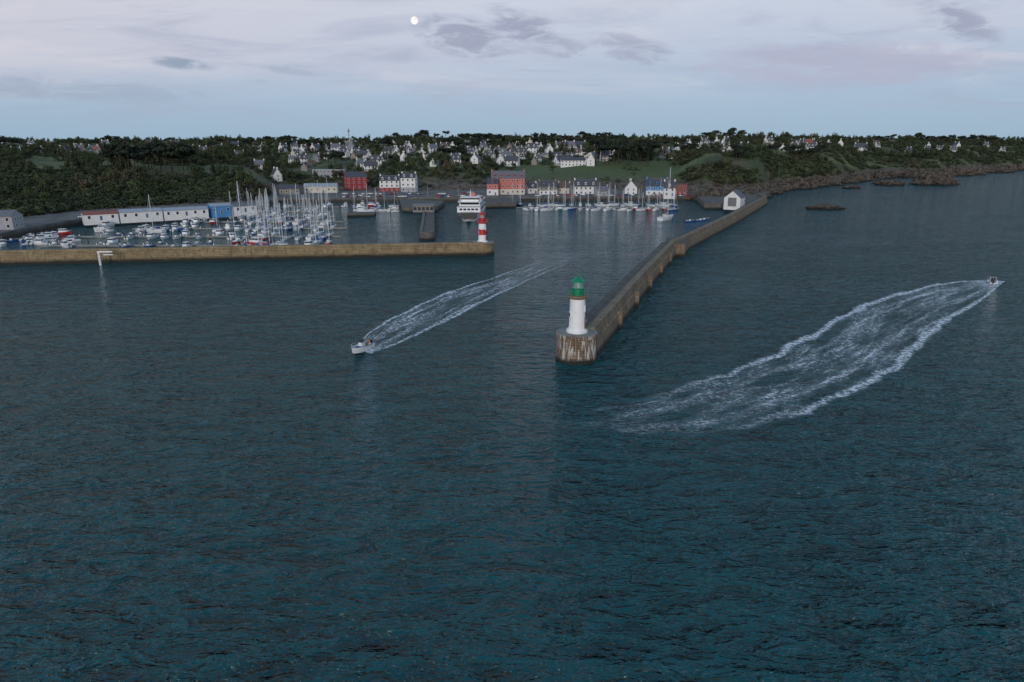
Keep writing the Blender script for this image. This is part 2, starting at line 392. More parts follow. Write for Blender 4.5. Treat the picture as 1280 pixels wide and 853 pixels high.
# ---------------------------------------------------------------- breakwaters
RC=(11.8,119.8)
mb=MB()
path=[(13.0,122.0),(33.5,181),(56,243),(60.5,250),(110,345),(163,452),(168,480)]
prof=[(-3.0,-3),(-2.8,3.9),(0.7,3.95),(0.75,5.35),(2.3,5.35),(2.45,3.4),(2.9,3.3),(3.3,-3)]
mb.sweep(path,prof,['pier','pierdeck','pier','pier','pier','pier','pier'])
for k in range(1,30):
    f=k/30; p=Vector(path[0]).lerp(Vector(path[2]),f); d=(Vector(path[2])-Vector(path[0])).normalized(); nn=Vector((d.y,-d.x))
    if k%5==0: q=p+nn*2.95; mb.box((q.x,q.y,.6),(1.0,1.2,6.4),'pier',math.atan2(d.y,d.x))
mb.prism([(54.6,238),(60.0,236.5),(64.8,251),(57.5,255)],-3,4.6,'pier','pierdeck')
mb.obj('stone_breakwater')
mb=MB(); mb.lathe([(4.0,-3),(3.75,.8),(3.5,4.4),(3.75,4.45),(3.8,5.0),(3.7,5.15),(0.01,5.2)],48,['roundel','roundel','roundel','roundel','roundel','concrete'],cap=False)
mb.obj('breakwater_roundel',(*RC,0))
A=G(-420,345);B=G(0,332);Cc=G(613,320)
mb=MB()
prof=[(-7.5,-3),(-7.2,3.2),(-1.8,3.25),(-1.7,4.6),(0.2,4.6),(.35,3.9),(.5,3.85),(1.1,-3)]
mb.sweep([(A[0],A[1]+1),(B[0],B[1]+1),(-90,231.5),(Cc[0]-2.5,Cc[1]+1)],prof,['pierL','pierdeck','pierL','pierL','pierL','pierL','pierL'])
mb.obj('stone_breakwater')
mb=MB(); mb.lathe([(4.3,-3),(4.0,3.8),(4.15,3.85),(4.15,4.3),(.01,4.35)],36,['pierL','pierL','pierL','concrete'],cap=False)
mb.obj('breakwater_roundel',(Cc[0]-2.9,Cc[1]+4.2,0))
g0=G(128,331); mb=MB()
mb.box((0,0,2.2),(.6,.4,4.7),'frame'); mb.box((2.0,0,4.35),(4.8,.45,.4),'frame'); mb.box((3.0,.05,3.4),(3.0,.35,.3),'frame')
for i in range(9): mb.box((0,-.25,.4+i*.45),(.4,.08,.08),'dark')
mb.obj('tide_gauge_gantry',(g0[0],g0[1]-.9,0))

def lighthouse(name,loc,h_body,r,kbands,klant,kgal):
    root=bpy.data.objects.new(name,None); scene.collection.objects.link(root); root.location=loc
    mb=MB()
    mb.lathe([(r+.45,0),(r+.45,.35),(r+.2,.4),(r+.12,.7)],40,'lwhite',cap=True)
    prof=[];keys=[]
    for i,(k,f) in enumerate(kbands):
        z0=.7+(h_body-.7)*sum(q[1] for q in kbands[:i]); z1=z0+(h_body-.7)*f
        rr=lambda z:r*(1-.10*(z-.7)/(h_body-.7))
        if not prof: prof.append((rr(z0),z0))
        prof.append((rr(z1),z1)); keys.append(k)
    mb.lathe(prof,40,keys,cap=False)
    mb.obj('tower_shaft',parent=root)
    mb=MB(); h=h_body; rt=r*.9
    mb.lathe([(rt,h-.35),(rt+.12,h-.3),(rt+.42,h),(rt+.55,h+.05),(rt+.55,h+.3),(.01,h+.32)],40,kgal,cap=False)
    for i in range(20):
        a=2*math.pi*i/20; R=rt+.48; mb.rod((R*math.cos(a),R*math.sin(a),h+.3),(R*math.cos(a),R*math.sin(a),h+1.25),.025,klant,4)
    mb.ring(rt+.48,h+1.25,.035,klant,30); mb.ring(rt+.48,h+.8,.02,klant,30)
    mb.obj('gallery',parent=root)
    mb=MB(); g=h+.31; rl=rt*.78
    mb.lathe([(rl,g),(rl,g+1.15),(rl+.1,g+1.2),(rl+.1,g+1.3),(rl-.05,g+1.32)],32,klant)
    mb.lathe([(rl-.12,g+1.32),(rl-.12,g+2.35)],24,'lampglass',cap=False)
    mb.lathe([(.18,g+1.32),(.3,g+1.5),(.3,g+2.0),(.15,g+2.2)],16,'frame')
    for i in range(10):
        a=2*math.pi*i/10; R=rl-.1; mb.rod((R*math.cos(a),R*math.sin(a),g+1.3),(R*math.cos(a),R*math.sin(a),g+2.4),.04,klant,4)
    mb.ring(rl-.1,g+1.85,.025,klant,20)
    mb.lathe([(rl+.02,g+2.33),(rl+.18,g+2.38),(rl+.16,g+2.5),(rl*.86,g+2.8),(rl*.55,g+3.12),(rl*.25,g+3.28),(.14,g+3.3),(.14,g+3.5),(.22,g+3.58),(.16,g+3.72),(.02,g+3.82)],32,klant)
    mb.rod((0,0,g+3.8),(0,0,g+4.5),.02,klant)
    mb.obj('lantern_room',parent=root)
    mb=MB()
    for ang,z0,w,hh,k in ((math.radians(-15),.8,.8,1.9,'door'),(math.radians(-20),h*.62,.45,.75,'glass'),(math.radians(200),h*.45,.45,.75,'glass'),(math.radians(100),h*.7,.45,.75,'glass')):
        R=r*.99; mb.T=Matrix.Rotation(ang,4,'Z'); mb.box((R-.02,0,z0+hh/2),(.18,w+.2,hh+.2),'corbel' if k=='door' else 'frame'); mb.box((R+.03,0,z0+hh/2),(.16,w,hh),k)
    mb.T=Matrix.Rotation(math.radians(-8),4,'Z')
    mb.box((r+.1,.1,h*.50),(.35,.45,.55),'dark'); mb.box((r+.12,-.1,h*.33),(.3,.35,.45),'cargrey')
    for sgn in (-.2,.2): mb.rod((r+.22,sgn,.4),(r+.2,sgn,h),.03,'dark',4)
    for i in range(14): mb.rod((r+.21,-.2,.6+i*(h-.8)/14),(r+.21,.2,.6+i*(h-.8)/14),.02,'dark',4)
    mb.obj('door_and_windows',parent=root)
    return root
m,t,b=newmat('lantern_glass'); b.inputs['Base Color'].default_value=C(.5,.6,.6); b.inputs['Roughness'].default_value=.05; b.inputs['Alpha'].default_value=.35; M['lampglass']=m
lighthouse('green_lighthouse',(*RC,5.18),6.5,1.5,[('lwhite',1.0)],'green','corbel')
lighthouse('red_lighthouse',(Cc[0]-2.9,Cc[1]+4.2,4.3),6.9,1.45,[('lwhite',.30),('lred',.32),('lwhite',.38)],'lred','lred')

# ---------------------------------------------------------------- buildings
def house_mesh(w,d,h,rh,floors,bays,wall,roof,dorm=0,chim=2,annex=False,ground=None,door='door'):
    mb=MB(); a,b_=w/2,d/2
    mb.face([(-a,-b_,-2),(a,-b_,-2),(a,-b_,h),(-a,-b_,h)],wall); mb.face([(a,b_,-2),(-a,b_,-2),(-a,b_,h),(a,b_,h)],wall)
    for sx in (-1,1):
        mb.face([(sx*a,-b_,-2),(sx*a,b_,-2),(sx*a,b_,h),(sx*a,0,h+rh),(sx*a,-b_,h)],wall)
    if ground: mb.box((0,-b_-.03,h/floors*.5),(w+.02,.12,h/floors),ground)
    o=.35; sl=rh/b_; th=.2
    if rh>.3:
        for sy in (-1,1):
            x0,x1=-a-.15,a+.15; ye=sy*(b_+o); ze=h-o*sl+.03
            t4=[(x0,0,h+rh+.03),(x1,0,h+rh+.03),(x1,ye,ze),(x0,ye,ze)]; u4=[(p[0],p[1],p[2]+th) for p in t4]
            mb.face(u4,roof); mb.face(t4,roof)
            for i,j in ((1,2),(2,3),(3,0)): mb.face([t4[i],t4[j],u4[j],u4[i]],roof)
        mb.rod((-a-.15,0,h+rh+th+.03),(a+.15,0,h+rh+th+.03),.12,'slate2' if roof!='slate2' else 'slate',4)
    else: mb.box((0,0,h+.1),(w+.4,d+.4,.4),roof)
    fh=h/floors
    for f in range(floors):
        for i in range(bays):
            x=-a+w*(i+.5)/bays; z=f*fh+fh*.55
            for sy in (-1,1):
                y=sy*(b_+.02)-(.08 if (ground and f==0 and sy<0) else 0)
                if f==0 and i==bays//2:
                    mb.box((x,y,1.05),(1.2,.1,2.1),'frame'); mb.box((x,y+sy*.03,1.05),(1.0,.1,2.0),door); continue
                mb.box((x,y,z),(1.3,.08,1.6),'frame'); mb.box((x,y+sy*.03,z),(1.05,.08,1.35),'glass')
        for sx in (-1,1):
            for yy in ((-d*.22,d*.22) if d>7 else (0,)):
                mb.box((sx*(a+.02),yy,f*fh+fh*.55),(.08,1.1,1.4),'frame'); mb.box((sx*(a+.05),yy,f*fh+fh*.55),(.08,.85,1.15),'glass')
    if chim and rh>.3:
        for sx in ((-1,1) if chim>1 else (1,)):
            mb.box((sx*(a-.45),0,h+rh+.35),(.85,1.3,1.7),wall); mb.box((sx*(a-.45),0,h+rh+1.24),(1.0,1.45,.12),'slate2')
            for yy in (-.3,.3): mb.lathe([(.13,0),(.11,.4)],6,'tile',(sx*(a-.45),yy,h+rh+1.3))
    for i in range(dorm):
        x=-a+w*(i+.5)/dorm; y=-b_*.72; z=h+(b_-abs(y))*sl
        mb.box((x,y,z+.45),(1.4,1.6,1.5),wall); mb.box((x,y-.82,z+.5),(.9,.08,1.0),'glass')
        for sx in (-1,1):
            mb.face([(x,y-1.0,z+1.95),(x,y+1.6,z+1.95),(x+sx*.95,y+1.6,z+1.15),(x+sx*.95,y-1.0,z+1.15)],roof)
        mb.face([(x-.7,y-.81,z+1.2),(x+.7,y-.81,z+1.2),(x,y-.81,z+1.9)],wall)
    if annex:
        mb.box((a+1.9,.6,1.1),(3.8,d*.6,4.2),wall); mb.box((a+1.9,.6,3.3),(4.0,d*.6+.4,.25),roof); mb.box((a+1.9,.6-d*.3-.03,1.4),(1.4,.1,1.2),'glass')
    return mb
protos=[('white_house',house_mesh(9,6.5,5.0,4.2,2,3,'white','slate',2)),('white_house',house_mesh(11,6.5,2.8,4.4,1,3,'white','slate',3)),
('white_house',house_mesh(8,7,5.2,4.4,2,3,'white','slate2',0,annex=True)),('white_house',house_mesh(13,7,5.0,4.4,2,4,'white','slate',0)),
('cream_house',house_mesh(9.5,6.5,5.2,4.2,2,3,'cream','slate',2)),('stone_house',house_mesh(10,6.5,4.6,4.2,2,3,'stonehouse','slate',2)),
('white_house',house_mesh(7.5,6.5,3.0,4.2,1,2,'white','brownroof',1,annex=True)),('grey_house',house_mesh(10,7,5.0,4.2,2,3,'grey','slate2',0)),
('cream_house',house_mesh(9,7,4.4,4.0,2,3,'cream','tile',0,1)),('bungalow',house_mesh(14,8,2.8,3.2,1,4,'cream','slate2',0,1)),('pink_house',house_mesh(9,6.5,5.0,4.2,2,3,'pink','slate',1)),('stone_house',house_mesh(8,6.5,3.0,4.0,1,2,'stonehouse','brownroof',1))]
protos=[(n,mb.mesh(n)) for n,mb in protos]
houses=[]
def put_house(px,py,idx=None,sc=1.0,rz=None,mind=13):
    L=land(px,py)
    if not L: return
    x,y,z=L
    for hx,hy,_ in houses:
        if math.hypot(hx-x,hy-y)<mind: return
    if idx is None: idx=random.choices(range(12),[4,4,3,2,4,4,3,3,2,4,.4,2])[0]
    if rz is None: rz=random.choice([0,.3,-.3,.7,-.7,1.3,-1.2,1.57])+random.uniform(-.25,.25)
    z=min(H(x-4,y-3),H(x+4,y-3),z)+.1
    link(protos[idx][0],protos[idx][1],(x,y,z),rz,sc=(sc*random.uniform(.8,1.4),sc,sc*random.uniform(.8,1.12))); houses.append((x,y,z))
spots=[(82,192,3),(99,191,0),(118,189,1),(62,187,6),(133,187,2),(255,193,0),(272,188,1),(292,185,3),(325,211,2),(312,207,6),(346,226,3),(355,190,0),(368,188,2),(380,191,1),(300,200,4),
(330,185,0),(395,190,3),(383,214,5),(470,207,0),(480,201,1),(464,214,3),(530,195,0),(541,191,2),(555,187,6),(510,187,0),(595,204,3),(609,201,0),(625,206,2),(640,208,3),
(652,197,4),(664,191,0),(674,187,1),(686,191,3),(699,185,0),(712,188,2),(724,186,3),(722,194,6),(705,207,3),(738,207,3),(590,192,1),(604,188,2),(570,206,0),(618,191,1),
(880,181,0),(895,180,1),(907,182,2),(960,182,0),(1010,182,3),(1022,184,0),(1035,182,1),(1050,183,2),(1075,188,3),(1096,185,0),(1135,194,3),(1160,184,1),(1195,185,0),(1232,184,2),(860,184,0),(845,188,1),
(430,196,0),(420,190,2),(445,192,1),(455,199,3),(495,195,2),(505,202,0),(405,199,1)]
for p in spots: put_house(p[0],p[1],p[2],1.08 if 185<p[1]<210 else .98)
for k in range(92):
    px=random.gauss(random.choice([400,480,560,640,710]),60)
    if not(230<px<850): continue
    put_house(px,random.triangular(179,212,189),sc=random.uniform(.75,1.05))
for k in range(24): put_house(random.uniform(865,1270),random.uniform(181,190),sc=.95)
for k in range(20): put_house(random.uniform(0,240),random.uniform(182,197),sc=.95)

def qb(name,px,py,mb,rz=0):
    L=land(px,py) ; p=(L[0],L[1],L[2]); 
    houses.append(p); return mb.obj(name,(p[0],p[1],p[2]+.02),rz)
qb('red_warehouse',445,236,house_mesh(16,12,9,3.5,3,4,'red','slate',0,2),.35)
qb('quay_house',488,239,house_mesh(15,9,8,3.5,3,4,'white','slate',3,2,ground='red'),.05)
qb('quay_house',512,240,house_mesh(11,10,10.5,3.2,3,3,'white','slate',2,2,ground='grey'),-.05)
qb('harbour_hotel',635,243,house_mesh(24,11,11.5,4.6,3,7,'pink','slate2',5,2,ground='cream'),0)
qb('quay_house',616,244,house_mesh(8,9,8,3.2,2,2,'pink','slate',1,1,ground='white'),0)
qb('quay_house',684,243,house_mesh(13,8,5.4,3.9,2,4,'stonehouse','slate',2,2,ground='white'),.12)
qb('quay_house',705,242,house_mesh(9,8,4.2,3.4,1,2,'cream','brownroof',0,2),-.25)
qb('quay_house',731,244,house_mesh(16,8,6.2,4.4,2,5,'white','slate',3,2),.03)
qb('quay_house',752,245,house_mesh(9,7,3.4,3,1,3,'grey','slate2',1,1),.3)
qb('white_house',788,244,house_mesh(10,8.5,5.0,4.8,2,2,'white','slate',0,1),1.45)
qb('quay_house',820,244,house_mesh(15,9,6.4,4.8,2,4,'bluewall','slate',3,2,ground='white'),-.1)
qb('quay_house',836,245,house_mesh(8,9,5.4,4.6,2,2,'white','slate',1,2),-.15)
qb('quay_house',850,245,house_mesh(9,8,4.2,3,2,3,'red','tile',0,1),-.3)
qb('quay_house',664,242,house_mesh(8,7,4.0,3.5,1,2,'white','slate',1,1),.4)
qb('school_building',412,222,house_mesh(28,10,6.5,.2,2,9,'grey','metalroof',0,0),.1)
qb('long_white_building',716,208,house_mesh(24,9,5.4,2.5,2,7,'white','slate',0,0),0)
qb('quay_warehouse',402,241,house_mesh(24,10,4.5,2.0,1,6,'cream','metalroof',0,0),.15)
qb('quay_warehouse',362,243,house_mesh(14,10,4.0,2.4,1,4,'stonehouse','slate',0,0),.3)
for nm,p0,p1,hh,wall,roof in (('harbour_shed',(104,277),(150,274.5),2.8,'white','tile'),('harbour_shed',(150,274.5),(205,271.5),3.0,'white','metalroof'),('harbour_shed',(205,271.5),(262,268.5),2.8,'white','metalroof'),('blue_shed',(264,268),(291,266.5),3.8,'bluewall','metalroof'),('harbour_shed',(293,266.4),(322,264.5),3.2,'white','slate2')):
    a=Vector(G(*p0,3));c=Vector(G(*p1,3)); l=(c-a).length; mid_=(a+c)/2
    rz=math.atan2(c.y-a.y,c.x-a.x)
    o=house_mesh(l-.6,8,hh,1.1,1,max(3,int(l/4)),wall,roof,0,0).obj(nm,(mid_.x-math.sin(rz)*4.5,mid_.y+math.cos(rz)*4.5,3.02),rz)
    houses.append((mid_.x,mid_.y+6,3))
x,y=G(2,288,3); house_mesh(15,9,5.5,2.2,2,4,'grey','slate2',0,0).obj('grey_warehouse',(x-4,y+5,3.02),.15)
x,y=G(921,258,4)
mb=house_mesh(14,9,4.6,3.8,1,4,'white','slate',0,0)
mb.box((-7.03,0,2.4),(.14,4.6,4.8),'slate2'); mb.box((-7.1,0,2.3),(.1,4.0,4.6),'slate2')
mb.obj('lifeboat_house',(x,y+5,4.02),math.radians(62))
mb=MB(); mb.prism([G(880,262),G(936,262),G(952,254),G(962,246),G(930,243),G(868,250)],-3,4.0,'mole','pierdeck'); mb.obj('stone_quay')
mb=MB(); a=G(534,300); c=G(537,262)
mb.sweep([a,c],[(-3.4,-3),(-3.0,3.4),(-1.8,3.45),(-1.8,3.0),(3,3.0),(3.4,-3)],['mole','mole','mole','pierdeck','mole'])
mb.lathe([(3.5,-3),(3.1,3.35),(.01,3.4)],20,['mole','pierdeck'],(a[0],a[1]+.5,0),cap=False)
mb.obj('inner_mole')
mb=MB(); mb.prism([G(503,266),G(545,266),G(556,257),G(500,255)],-3,2.9,'mole','pierdeck'); mb.obj('ferry_quay')
mb=MB(); mb.box((0,0,1.8),(11,7,3.6),'concrete'); mb.box((0,0,3.8),(12,8,.4),'slate2'); 
for i in range(5): mb.box((-4.4+i*2.2,-3.53,2.0),(1.5,.1,1.6),'glass')
x,y=G(529,266,3); mb.obj('harbour_office',(x,y+5,2.92),0)
mb=MB(); mb.prism([G(434,272),G(468,271),G(470,268.5),G(436,269)],-3,1.6,'mole','pierdeck'); mb.obj('fish_quay')
mb=MB(); mb.prism([G(604,261),G(645,260),G(650,252),G(602,254)],-3,2.9,'mole','pierdeck'); mb.obj('landing_quay')

# ---------------------------------------------------------------- boats
def hull(mb,L,B,fb,dr,kh,kd,fine=.0,tr=.85,bowrise=.35):
    N=12; st=[]
    for i in range(N+1):
        f=i/N
        wdt=B/2*(tr+(1-tr)*math.sin(min(1,f/.45)*math.pi/2)) if f<.45 else B/2*(max(0,1-((f-.45)/.55)**(2.2-fine)))
        x=-L/2+L*f; zs=fb*(1+bowrise*max(0,(f-.3)/.7)**1.8); zk=-dr*(1-max(0,(f-.75)/.25)**2*1.0)
        if f==1: zk=fb*.3
        st.append([(x,-wdt,zs),(x-.02*L*(f>.7),-wdt*.93,zs*.45),(x-.03*L*(f>.7),-wdt*.72,zk*.35),(x-.05*L*(f>.8),0,zk),(x-.03*L*(f>.7),wdt*.72,zk*.35),(x-.02*L*(f>.7),wdt*.93,zs*.45),(x,wdt,zs)])
    for i in range(N):
        for j in range(6):
            k=kh if j in(0,5,1,4) else 'antifoul'
            mb.face([st[i][j],st[i+1][j],st[i+1][j+1],st[i][j+1]],k,None,True)
        a,b_=st[i],st[i+1]
        mb.face([(a[0][0],a[0][1]*.9,a[0][2]-.06),(a[6][0],a[6][1]*.9,a[6][2]-.06),(b_[6][0],b_[6][1]*.9,b_[6][2]-.06),(b_[0][0],b_[0][1]*.9,b_[0][2]-.06)],kd)
        for e in (0,6):
            mb.face([a[e],b_[e],(b_[e][0],b_[e][1]*.9,b_[e][2]-.05),(a[e][0],a[e][1]*.9,a[e][2]-.05)],kh)
    mb.face(st[0],kh)
    return st
def sailboat(kh,cover,L=9.0,mh=12):
    mb=MB(); B=L*.32; hull(mb,L,B,L*.11,.35,kh,'deck',tr=.72)
    z=L*.11
    def loft(x0,x1,w0,w1,z0,h0,h1,k):
        p=[(x0,-w0,z0),(x0,w0,z0),(x0,w0*.8,z0+h0),(x0,-w0*.8,z0+h0)];q=[(x1,-w1,z0),(x1,w1,z0),(x1,w1*.8,z0+h1),(x1,-w1*.8,z0+h1)]
        for i in range(4): j=(i+1)%4; mb.face([p[i],p[j],q[j],q[i]],k)
        mb.face(p,k);mb.face(q,k)
    loft(-L*.12,L*.27,B*.32,B*.18,z-.02,.5,.28,'hull')
    for sy in (-1,1): mb.face([(-L*.08,sy*(B*.325),z+.12),(L*.12,sy*(B*.27),z+.12),(L*.12,sy*(B*.245),z+.3),(-L*.08,sy*(B*.295),z+.36)],'glass')
    mb.box((-L*.29,0,z-.02),(L*.28,B*.42,.12),'deck'); mb.box((-L*.29,0,z+.05),(L*.24,B*.30,.02),'cargrey')
    for sy in (-1,1): mb.box((-L*.29,sy*B*.25,z+.12),(L*.3,.1,.3),'hull')
    mb.box((-L*.15,0,z+.75),(.9,B*.5,.5),cover,taper=.8)
    mx=L*.08
    mb.rod((mx,0,z),(mx,0,z+mh),.11,'alu',5,.09); mb.rod((mx,0,z+1.2),(mx-L*.42,0,z+1.25),.07,'alu',5)
    mb.rod((mx-.1,0,z+1.42),(mx-L*.40,0,z+1.38),.22,cover,6,.12)
    for f in (.45,.72): mb.rod((mx,-.75*(1.3-f),z+mh*f),(mx,.75*(1.3-f),z+mh*f),.035,'alu',4)
    mb.rod((L*.47,0,z*1.3),(mx,0,z+mh*.97),.05,'sailwhite' if cover!='sailwhite' else 'sailcover',4,.025)
    mb.rod((-L*.49,0,z),(mx,0,z+mh),.014,'alu',3)
    for sy in (-1,1):
        mb.rod((mx-.2,sy*B*.46,z),(mx,sy*.75*.58,z+mh*.72),.014,'alu',3); mb.rod((mx,sy*.75*.58,z+mh*.72),(mx,0,z+mh*.98),.014,'alu',3)
        for i in range(6): xx=-L*.45+i*L*.16; mb.rod((xx,sy*B*.42*(1 if i<4 else .7),z),(xx,sy*B*.42*(1 if i<4 else .7),z+.65),.02,'alu',3)
    mb.rod((L*.5,0,z*1.35),(L*.46,0,z*1.35+.6),.025,'alu',3)
    return mb
def motorboat(kh,L=6.2,cabin=True):
    mb=MB(); B=L*.37; hull(mb,L,B,L*.13,.3,kh,'deck'); z=L*.13
    if cabin:
        mb.box((L*.05,0,z+.35),(L*.42,B*.72,.8),'hull',taper=.94); mb.box((L*.05-.02,0,z+1.05),(L*.34,B*.68,.62),'glass',taper=.86); mb.box((0,0,z+1.4),(L*.38,B*.7,.1),'hull')
        for xx in (-.12,.0,.14):
            for sy in (-1,1): mb.rod((L*xx+.1,sy*B*.34,z+.7),(L*xx+.06,sy*B*.30,z+1.4),.04,'hull',4)
        mb.rod((-.2,0,z+1.4),(-.4,0,z+2.6),.02,'alu',3)
    else:
        mb.box((0,0,z+.3),(L*.16,B*.35,.9),'hull',taper=.85); mb.face([(.35,-B*.2,z+.75),(.35,B*.2,z+.75),(.1,B*.18,z+1.25),(.1,-B*.18,z+1.25)],'glass')
        mb.box((-L*.12,0,z-.02),(L*.62,B*.66,.06),'cargrey')
        mb.box((-L*.3,0,z+.2),(.5,B*.6,.5),'deck'); mb.box((L*.22,0,z+.05),(L*.18,B*.45,.2),'sailcover')
    mb.box((-L*.5-.18,0,z+.35),(.45,.42,.65),'black',taper=.8); mb.box((-L*.5-.15,0,z-.5),(.2,.16,1.2),'black')
    for sy in (-1,1):
        pts=[(L*.05,B*.46),(L*.28,B*.38),(L*.42,B*.2),(L*.49,0)]
        for i in range(3): mb.rod((pts[i][0],sy*pts[i][1],z*1.1+.55),(pts[i+1][0],sy*pts[i+1][1],z*1.15+.6),.025,'alu',4); mb.rod((pts[i][0],sy*pts[i][1],z),(pts[i][0],sy*pts[i][1],z*1.1+.55),.02,'alu',3)
    return mb
sb=[('sailboat',sailboat('hull','sailcover',9,13.5).mesh('sailboat')),('sailboat',sailboat('hull','sailwhite',10.5,16).mesh('sailboat')),('sailboat',sailboat('hullblue','sailcover',8.5,12.5).mesh('sailboat')),('sailboat',sailboat('hull','sailcover',7.5,10.5).mesh('sailboat')),('sailboat',sailboat('hullred','sailwhite',8.5,12.5).mesh('sailboat'))]
mbt=[('motorboat',motorboat('hull').mesh('motorboat')),('motorboat',motorboat('hull',7.5).mesh('motorboat')),('motorboat',motorboat('hullblue',6,False).mesh('motorboat')),('motorboat',motorboat('hull',5.2,False).mesh('motorboat')),('fishing_boat',motorboat('hullgreen',7.5).mesh('fishing_boat')),('fishing_boat',motorboat('hullred',8.5).mesh('fishing_boat'))]
def moor(x,y,rz,sail):
    n,me=random.choices(sb,[5,4,3,4,.7])[0] if sail else random.choices(mbt,[4,2.5,3,4,1.2,.7])[0]
    link(n,me,(x,y,random.uniform(-.05,.05)),rz+random.uniform(-.06,.06),sc=random.uniform(.8,1.15))
X=lambda px,D:(px-640)/F*D/1.01
def row(D,px0,px1,fill,sailp,slope=0.0):
    x0,x1=X(px0,D),X(px1,D); mb=MB(); L=x1-x0
    mb.box((L/2,0,.3),(L,1.8,.5),'pontoon')
    for i in range(int(L/12)): mb.rod((6+i*12,.9,-1),(6+i*12,.9,2.6),.16,'dark',6); 
    for i in range(int(L/9)): mb.box((4+i*9,-.6,.95),(.25,.25,.8),'frame')
    mb.obj('pontoon',(x0,D,0),slope)
    x=3
    while x<L-3:
        px=px0+(px1-px0)*x/L; ff=fill*(.75 if px<290 else 1)
        for sy in (-1,1):
            if random.random()<ff:
                s_=random.random()<sailp(px)
                off=6.0 if s_ else 4.6
                moor(x0+x*math.cos(slope),D+x*math.sin(slope)+sy*off+random.uniform(-.6,.6),math.pi/2*random.choice([1,-1])+slope,s_)
        x+=random.uniform(3.9,5.4)
sp=lambda px:0.06 if px<250 else (.35 if px<310 else .92)
row(263,45,425,.48,sp,0)
row(289,85,425,.66,sp,.01)
row(317,165,432,.66,sp,.02)
row(345,230,428,.66,sp,.02)
row(373,290,420,.66,lambda p:.9,0)
row(400,325,415,.55,lambda p:.85,0)
row(430,356,425,.45,lambda p:.7,0)
for k in range(22): x,y=G(random.uniform(-10,90),random.uniform(292,309)); moor(x,y,random.uniform(0,6.28),False)
for k in range(10): x,y=G(random.uniform(110,230),random.uniform(283,291)); moor(x,y,random.uniform(0,6.28),random.random()<.15)
for k in range(24): x,y=G(random.uniform(430,500),random.uniform(256,266)); moor(x,y,random.choice([0,.1,1.5,-1.5]),random.random()<.25)
for D,a_,c_,n_ in ((412,655,838,22),(440,640,842,20)):
    for i in range(n_):
        px=a_+(c_-a_)*i/(n_-1)+random.uniform(-3,3); moor(X(px,D),D+random.uniform(-4,4),random.choice([.5,1.0,1.57,-1.57,2.2])+random.uniform(-.2,.2),random.random()<.75)
mbp=MB(); L=X(842,425)-X(645,425); mbp.box((L/2,0,.3),(L,1.6,.5),'pontoon'); mbp.obj('pontoon',(X(645,425),425,0),0)
link('sailboat',sailboat('hull','sailwhite',15,25).mesh('sailboat'),(*G(833,275),0),.9)
link('fishing_boat',mbt[5][1],(*G(322,307),0),2.9,sc=1.2)
for px,py in ((862,278),(875,277),(880,276)): link('motorboat',mbt[2][1],(*G(px,py),0),.2,sc=.9)

# ferry
mb=MB(); hull(mb,44,12.5,4.4,1.0,'hull','deck',fine=-2.2,tr=.95,bowrise=.15)
mb.box((-1,0,5.7),(37,11.8,2.6),'hull'); 
for i in range(14):
    for sy in (-1,1): mb.box((-16+i*2.4,sy*5.93,6.0),(1.5,.1,.9),'glass')
for yy in (-4,-2,0,2,4): mb.box((17.53,yy,6.0),(.1,1.4,.9),'glass')
mb.box((-2,0,8.1),(28,10.6,2.2),'hull'); mb.box((0,0,7.08),(35,12.3,.2),'deck')
for i in range(11):
    for sy in (-1,1): mb.box((-14+i*2.4,sy*5.33,8.4),(1.5,.1,.9),'glass')
mb.box((12.03,0,8.5),(.1,9.6,1.0),'glass'); mb.box((-1,0,9.3),(29,12.0,.2),'hull')
mb.box((7,0,10.4),(7,9.0,2.1),'hull',taper=.96); mb.box((7,0,10.8),(7.1,9.1,.8),'glass',taper=.98); mb.box((7,0,11.5),(8,10,.2),'hull')
mb.box((-7,0,11.0),(4,3.4,3.2),'hullred',taper=.85); mb.box((-7,0,12.8),(3.4,2.9,.4),'black')
mb.rod((6,0,11.5),(5.5,0,15.5),.2,'hull',6,.1); mb.rod((5.8,-1.6,13.8),(5.8,1.6,13.8),.08,'hull')
mb.box((19.6,0,3.3),(5.0,8.0,2.8),'black'); mb.box((17.7,0,4.75),(3,11,.2),'hull')
for i in range(16):
    for sy in (-1,1): mb.rod((-14+i*1.7,sy*5.9,9.4),(-14+i*1.7,sy*5.9,10.4),.03,'hull',3)
for sy in (-1,1): mb.rod((-14,sy*5.9,10.4),(12,sy*5.9,10.4),.03,'hull',3); mb.box((-3,sy*5.5,10.1),(4,1.0,1.0),'jacket2')
for sy in (-1,1): mb.box((-4,sy*6.25,1.2),(26,.12,.5),'hullblue')
x,y=G(587,278); mb.obj('ferry_boat',(x,y+21,0),-math.pi/2-.03)

